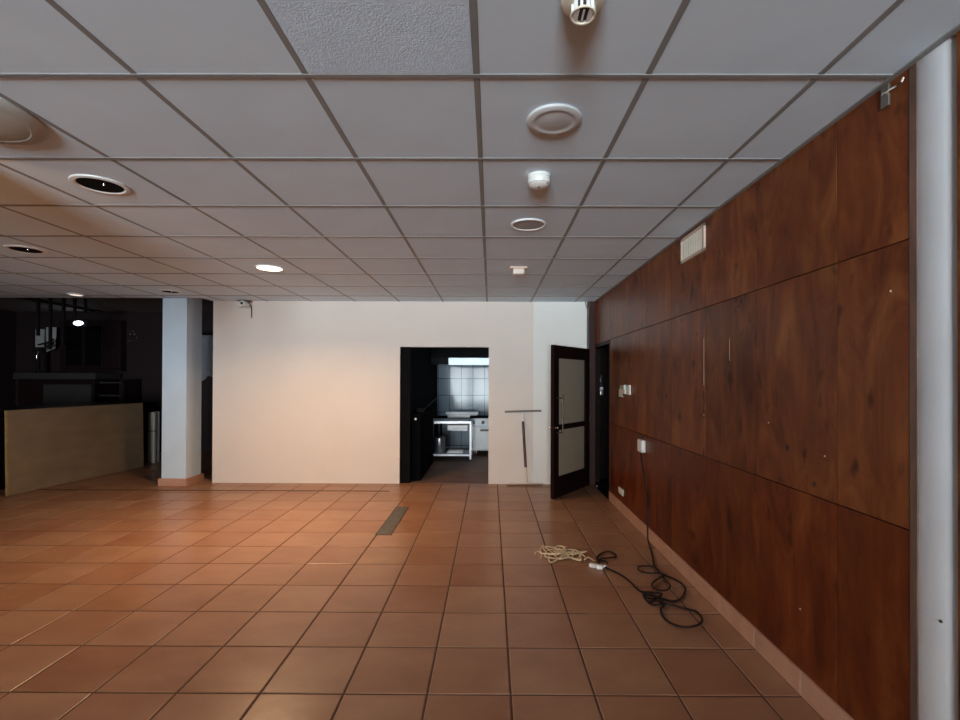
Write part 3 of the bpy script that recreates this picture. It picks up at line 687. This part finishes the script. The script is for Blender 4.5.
t = thing('back_bar_cabinet', 'low grey-topped cabinet with side shelves along the bar wall', 'cabinet', (-8.15, 9.0, 0))
obj('body', box((-.85, .05, 0), (.60, .62, 1.48), .006), M['barwood'], t)
obj('grey_top', box((-.90, .0, 1.48), (.66, .64, 1.60), .005), M['bartop'], t)
obj('front_panel', box((-.35, .03, .1), (.55, .05, 1.38), .004), M['bartop'], t)
for z in (1.40, 1.15): obj('shelf', box((.60, .18, z), (1.04, .62, z + .03), .003), M['bartop'], t)
obj('side_panel', box((1.02, .18, 0), (1.06, .62, 1.48), .003), M['barwood'], t)

t = thing('wall_cabinet', 'tall dark mahogany cupboard panelling above the back bar', 'cabinet', (-7.85, 9.55, 1.65))
obj('body', box((-.80, 0, 0), (.42, .14, 1.02)), M['barwood'], t)
obj('mirror', box((-.70, -.012, .10), (.05, 0, .90)), M['mirror'], t)
for x in (-.72, -.33, .06): obj('upright', box((x - .02, -.03, .06), (x + .02, 0, .94), .003), M['barwood'], t)
obj('side_door', box((.12, -.02, .05), (.40, 0, .95), .004), M['barwood'], t)

t = thing('glass_rack', 'black hanging rack of rods below the ceiling over the bar', 'rack', (-7.11, 7.2, 2.71))
for dx in (0, -.14): obj('rail', tube([(dx, 0, .015), (.10 + dx, .6, .005), (.20 + dx, 1.25, -.02)], .012), M['black_metal'], t, smooth=True)
for k, (f, dn) in enumerate(((.20, .55), (.36, .75), (.54, .72), (.70, .16), (.86, .10))):
    obj('upright', box((.18 * f - .016, 1.1 * f - .02, -dn), (.18 * f + .016, 1.1 * f + .02, .148), .003), M['black_metal'], t)

t = thing('bar_glare', 'glowing white oval standing in for a reflected light in the dark bar', 'lamp', (-8.25, 9.50, 2.60))  # emissive oval in place of a light mirrored in the back bar
obj('back_plate', box((-.17, 0, -.08), (.17, .05, .08), .02), M['black_metal'], t)
bm = lathe([(0, -.035), (.05, -.030), (.085, -.012), (.09, .004), (0, .004)], 28, (0, 0, 0), 'Y')
bmesh.ops.scale(bm, verts=bm.verts, vec=(1.1, 1, .5))
obj('diffuser', bm, M['glareglow'], t, smooth=True)

t = thing('window_reflection_panel', 'pale grey panel standing in for a window reflection behind the bar rods', 'panel', (-9.14, 9.53, 2.12))  # grey sheets take the place of a dim window reflection
obj('left_sheet', box((.0, 0, 0), (.18, .01, .36)), mat('grey_sheet', (.42, .42, .42), .7), t)
bm = new_bm()
v = [(.22, -.10), (.40, -.02), (.42, .40), (.21, .40)]
f = [bm.verts.new((x, 0, z)) for x, z in v]; g_ = [bm.verts.new((x, .01, z)) for x, z in v]
bm.faces.new(f); bm.faces.new(list(reversed(g_)))
for k in range(4): bm.faces.new((f[k], f[(k + 1) % 4], g_[(k + 1) % 4], g_[k]))
obj('right_sheet', bm, MATS['grey_sheet'], t)
obj('stand', box((.19, .002, -.519), (.23, .010, .0)), M['black_metal'], t)
t = thing('tap_silhouette', 'black silhouette of the window reflection, shaped as a beer tap before the pale grey panel', 'tap', (-8.86, 9.30, 1.60))  # dark shapes within that reflection, modelled as a tap
obj('column', lathe([(.06, 0), (.05, .02), (.03, .05), (.03, .42), (0, .44)], 16), M['black_metal'], t, smooth=True)
obj('arm', tube([(-.10, 0, .42), (.10, 0, .48), (.30, 0, .58)], .022), M['black_metal'], t, smooth=True)
obj('arm', tube([(.0, 0, .55), (.16, 0, .59), (.30, 0, .66)], .018), M['black_metal'], t, smooth=True)
obj('spout', lathe([(0, 0), (.012, 0), (.016, .06), (0, .08)], 12, (.02, -.05, .28)), M['chrome_b'], t, smooth=True)

t = thing('wall_ornament', 'small glinting glass ornament on the dim wall by the column', 'ornament', (-7.32, BARY - .01, 2.30))
obj('backing', box((-.11, 0, -.12), (.20, .01, .22), .003), M['barwall'], t)
for (x, z, r) in ((-.05, -.02, .028), (-.03, .10, .016), (.06, .10, .014), (.10, .03, .012), (.03, .16, .011)):
    obj('glass_bead', lathe([(0, -.02), (r, -.012), (r, 0), (0, 0)], 8, (x, 0, z), 'Y'), M['chrome_b'], t)

# towel in the gap behind the column
t = thing('curtain_rail', 'dark wall rail in the gap between the column and the cream wall', 'rail', (-5.05, 8.42, 2.2))
obj('rod', tube([(-.30, 0, .10), (.95, 0, .10)], .030), M['black_metal'], t, smooth=True)
obj('rod', tube([(-.30, 0, -.02), (.95, 0, -.02)], .030), M['black_metal'], t, smooth=True)
bm = new_bm()
for x in (-.28, .93): add_box(bm, (x - .02, -.03, -2.2), (x + .02, .03, .14))
obj('upright', bm, M['black_metal'], t)
bm = new_bm(); nx, nz_ = 24, 10; W_ = .60
grid = [[bm.verts.new((-.05 + W_ * i / nx, -.045 - .018 * math.sin(i * 1.3), .10 - (.76 + .05 * math.sin(i * .55 + 1.2)) * j / nz_)) for i in range(nx + 1)] for j in range(nz_ + 1)]
for j in range(nz_):
    for i in range(nx): bm.faces.new((grid[j][i], grid[j][i + 1], grid[j + 1][i + 1], grid[j + 1][i]))
bmesh.ops.solidify(bm, geom=bm.faces[:], thickness=.006)
tw = tag(obj('hanging_cloth', bm, M['cloth'], loc=(-5.05, 8.40, 2.16), smooth=True), 'pale blue cloth hanging over the rail behind the column', 'cloth')

# ---- kitchen ----------------------------------------------------------------
t = thing('work_table', 'stainless kitchen work table with an under-shelf seen through the opening', 'table', (-.69, 9.03, .0025))
obj('table_top', box((-.455, -.30, .685), (.34, .27, .735), .004), mat('pale_steel_top', (.74, .77, .80), .38, .35), t)
obj('lower_shelf', box((-.45, -.30, .095), (.33, .27, .125), .003), MATS['pale_steel_top'], t)
for sx in (-.448, .305):
    for sy in (-.285, .235):
        lg = obj('leg', box((sx, sy, .03), (sx + .034, sy + .034, .69), .003), MATS['pale_steel_top'], t)
        obj('rubber_foot', lathe([(.014, 0), (.016, .01), (.014, .032)], 12, (sx + .017, sy + .017, 0)), M['black'], lg)
obj('drawer', box((-.10, -.27, .56), (.27, .2, .66), .006), M['enamel'], t)
obj('drawer_lip', box((-.02, -.285, .555), (.25, -.27, .60), .003), M['enamel'], t)
t = thing('cooking_pot', 'tall steel pot on the under-shelf of the work table', 'pot', (-.955, 8.93, .130))
obj('body', lathe([(0, .0), (.100, 0), (.108, .012), (.108, .275), (.114, .282), (.104, .284), (.10, .275), (0, .27)], 32), M['steel'], t, smooth=True)
obj('lid', lathe([(.112, .284), (.105, .292), (.04, .305), (0, .308)], 32), M['steel'], t, smooth=True)
obj('lid_knob', lathe([(0, .335), (.018, .333), (.018, .318), (.008, .306), (0, .306)], 14), M['black'], t, smooth=True)
obj('handle', tube([(-.108, 0, .20), (-.145, -.03, .21), (-.145, .03, .21), (-.108, .02, .20)], .007), M['chrome'], t, smooth=True)
t = thing('serving_tray', 'flat white tray lying on the under-shelf beside the steel pot', 'tray', (-.66, 8.98, .130))
bm = new_bm(); add_box(bm, (-.14, -.10, 0), (.14, .10, .012), .004); add_box(bm, (-.15, -.11, .010), (.15, -.10, .03)); add_box(bm, (-.15, .10, .010), (.15, .11, .03)); add_box(bm, (-.15, -.11, .01), (-.14, .11, .03)); add_box(bm, (.14, -.11, .01), (.15, .11, .03))
obj('tray', bm, M['enamel'], t)
t = thing('wall_counter', 'dark worktop shelf fixed along the kitchen tile wall', 'worktop', (-.35, 9.75, 0))
obj('worktop', box((-.78, .02, .64), (.95, .63, .71), .006), M['dark_kitchen'], t)
for x in (-.74, .85): obj('support', box((x, .55, 0), (x + .04, .6, .64)), M['dark_kitchen'], t)
t = thing('sheet_pan', 'long bright white pan resting on the dark worktop under the tiles', 'pan', (-.585, 9.93, .711))
bm = new_bm()
add_box(bm, (-.30, -.15, .0), (.30, .15, .07), .012, 2); add_box(bm, (-.335, -.17, .07), (.335, .17, .125), .012, 2)
obj('pan', bm, M['enamel'], t, smooth=True)
t = thing('stove', 'white stove with black knobs and an oven door behind the work table', 'stove', (.06, 9.675, .003))
obj('body', box((-.46, -.28, .10), (.46, .08, .575), .005), M['enamel'], t)
obj('hob', box((-.47, -.31, .735), (.47, .09, .76), .004), M['dark_kitchen'], t)
obj('control_panel', box((-.46, -.30, .575), (.46, .08, .735), .004), mat('grey_control_panel', (.30, .33, .35), .4, .3), t)
for k in range(4): obj('knob', lathe([(0, -.045), (.030, -.043), (.036, -.02), (.036, 0), (0, 0)], 18, (-.394 + k * .187, -.30, .655), 'Y'), M['black'], t, smooth=True)
dr = obj('oven_door', box((-.30, -.320, .12), (.44, -.28, .56), .008), M['enamel'], t)
obj('handle', box((-.26, -.345, .485), (.40, -.320, .525), .005), M['black'], dr)
obj('latch', tube([(-.06, -.320, .26), (-.06, -.340, .28), (-.06, -.320, .36)], .006), M['chrome'], dr, smooth=True)
for x in (-.36, .36):
    for y in (-.23, .03):
        cs = obj('caster', lathe([(0, -.022), (.045, -.022), (.05, -.014), (.05, .014), (.045, .022), (0, .022)], 18, (x, y, .055), 'X'), M['edge'], t, smooth=True)
        obj('caster_fork', box((x - .03, y - .02, .05), (x + .03, y + .02, .12), .003), M['chrome'], cs)
t = thing('extractor_hood', 'long stainless extractor hood hanging below the kitchen ceiling', 'hood', (.05, 9.55, 0))
bm = new_bm()
pr_ = [(-.40, 1.79), (-.40, 1.915), (-.10, 2.40), (.85, 2.40), (.85, 1.79)]
x0, x1 = -1.205, 1.28
f = [bm.verts.new((x0, y, z)) for y, z in pr_]; g_ = [bm.verts.new((x1, y, z)) for y, z in pr_]
bm.faces.new(f); bm.faces.new(list(reversed(g_)))
for k in range(5):
    if k != 4: bm.faces.new((f[k], f[(k + 1) % 5], g_[(k + 1) % 5], g_[k]))
obj('canopy', bm, mat('darkened_hood_sheet', (.010, .010, .011), .7, spec=.1), t)
obj('front_lip', box((-.86, -.412, 1.775), (x1, -.40, 1.915), .003), mat('brushed_hood_lip', (.42, .47, .52), .42, .6), t)  # bright lip cut short; black canopy at left stands for its dark reflection
t = thing('black_counter', 'narrow black counter along the dark side wall of the kitchen', 'counter', (KXL + .004, 7.02, 0))
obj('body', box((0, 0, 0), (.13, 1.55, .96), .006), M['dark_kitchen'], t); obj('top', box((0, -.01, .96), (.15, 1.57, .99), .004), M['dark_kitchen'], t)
obj('white_knob', lathe([(0, -.03), (.016, -.028), (.018, 0), (0, 0)], 12, (.06, 0, .915), 'Y'), M['white'], t, smooth=True)
t = thing('frying_pan', 'black frying pan on the narrow counter with its handle raised', 'pan', (-1.085, 7.35, .992))
obj('pan_body', lathe([(0, 0), (.055, 0), (.075, .06), (.072, .062), (.053, .006), (0, .006)], 24), M['black_metal'], t, smooth=True)
obj('handle', tube([(.07, 0, .05), (.15, .05, .13), (.24, .10, .21)], .012), M['black_metal'], t, smooth=True)
t = thing('ceiling_fill_fluorescent', 'added unseen fluorescent batten brightening the kitchen beyond the opening', 'lamp', (.75, 8.1, KH))  # added lamp, hidden from the camera, to brighten the kitchen
obj('batten', box((-.05, -.6, -.05), (.05, .6, 0), .005), M['enamel'], t)
obj('tube', tube([(0, -.56, -.07), (0, .56, -.07)], .016, 12), M['tube'], t, smooth=True)

# =================================================================== LIGHT
w = bpy.data.worlds.new('overcast_sky'); bpy.context.scene.world = w; w.use_nodes = True
wt = w.node_tree; bg = wt.nodes['Background']
tcw = wt.nodes.new('ShaderNodeTexCoord'); sxw = wt.nodes.new('ShaderNodeSeparateXYZ'); rpw = wt.nodes.new('ShaderNodeValToRGB'); mrw = wt.nodes.new('ShaderNodeMapRange')
wt.links.new(tcw.outputs['Generated'], sxw.inputs[0]); wt.links.new(sxw.outputs['Z'], mrw.inputs[0])
mrw.inputs[1].default_value = -0.06; mrw.inputs[2].default_value = 0.06
rpw.color_ramp.elements[0].color = (1.0, 1.15, 1.24, 1)          # lower half made brighter than the sky to light the ceiling
rpw.color_ramp.elements[1].color = (0.49, 0.50, 0.50, 1)         # overcast sky
wt.links.new(mrw.outputs[0], rpw.inputs['Fac']); wt.links.new(rpw.outputs['Color'], bg.inputs['Color'])
bg.inputs['Strength'].default_value = 78.0
for k, (a, b) in enumerate(WINS):
    l = bpy.data.lights.new('window_portal', 'AREA'); l.shape = 'RECTANGLE'; l.size = b - a; l.size_y = z1 - z0
    l.cycles.is_portal = True
    o = bpy.data.objects.new('window_portal', l); C.objects.link(o)
    o.location = ((a + b) / 2, YF - .14, (z0 + z1) / 2); o.rotation_euler = (PI / 2, 0, 0)   # -Z of the lamp points into the room (+Y)

l = bpy.data.lights.new('downlight_beam', 'AREA'); l.shape = 'DISK'; l.size = .21; l.energy = 60; l.color = (1.0, 0.63, 0.34); l.spread = math.radians(150)
o = bpy.data.objects.new('downlight_beam', l); C.objects.link(o); o.location = (-2.236, 4.80, CH - .014)
# =================================================================== CAMERA (solved from the floor and ceiling grids)
f_px, pit, yaw, rol, cx, cy = 476.79, 0.0060, 0.0037, -0.0034, 8.92, 16.98
cp, sp, cyw, syw, cr, sr = math.cos(pit), math.sin(pit), math.cos(yaw), math.sin(yaw), math.cos(rol), math.sin(rol)
Rz = Matrix(((cyw, syw, 0), (-syw, cyw, 0), (0, 0, 1))); Rx = Matrix(((1, 0, 0), (0, cp, sp), (0, -sp, cp))); Ry = Matrix(((cr, 0, -sr), (0, 1, 0), (sr, 0, cr)))
R3 = Ry @ Rx @ Rz
cam = bpy.data.cameras.new('camera'); co = bpy.data.objects.new('camera', cam); C.objects.link(co)
right, fwd, up = Vector(R3[0]), Vector(R3[1]), Vector(R3[2])
mw = Matrix((right, up, -fwd)).transposed().to_4x4(); mw.translation = Vector((0, 0, CAMZ)); co.matrix_world = mw
cam.sensor_fit = 'HORIZONTAL'; cam.sensor_width = 36.0; cam.lens = 36.0 * f_px / 960
cam.shift_x = -cx / 960; cam.shift_y = cy / 960; cam.clip_start = 0.02
bpy.context.scene.camera = co
bpy.context.scene.cycles.caustics_reflective = False; bpy.context.scene.cycles.caustics_refractive = False
vs = bpy.context.scene.view_settings
bpy.context.scene.display_settings.display_device = 'sRGB'
vs.view_transform = 'Standard'; vs.look = 'None'; vs.gamma = 1.0; vs.exposure = 0.0; vs.use_curve_mapping = False
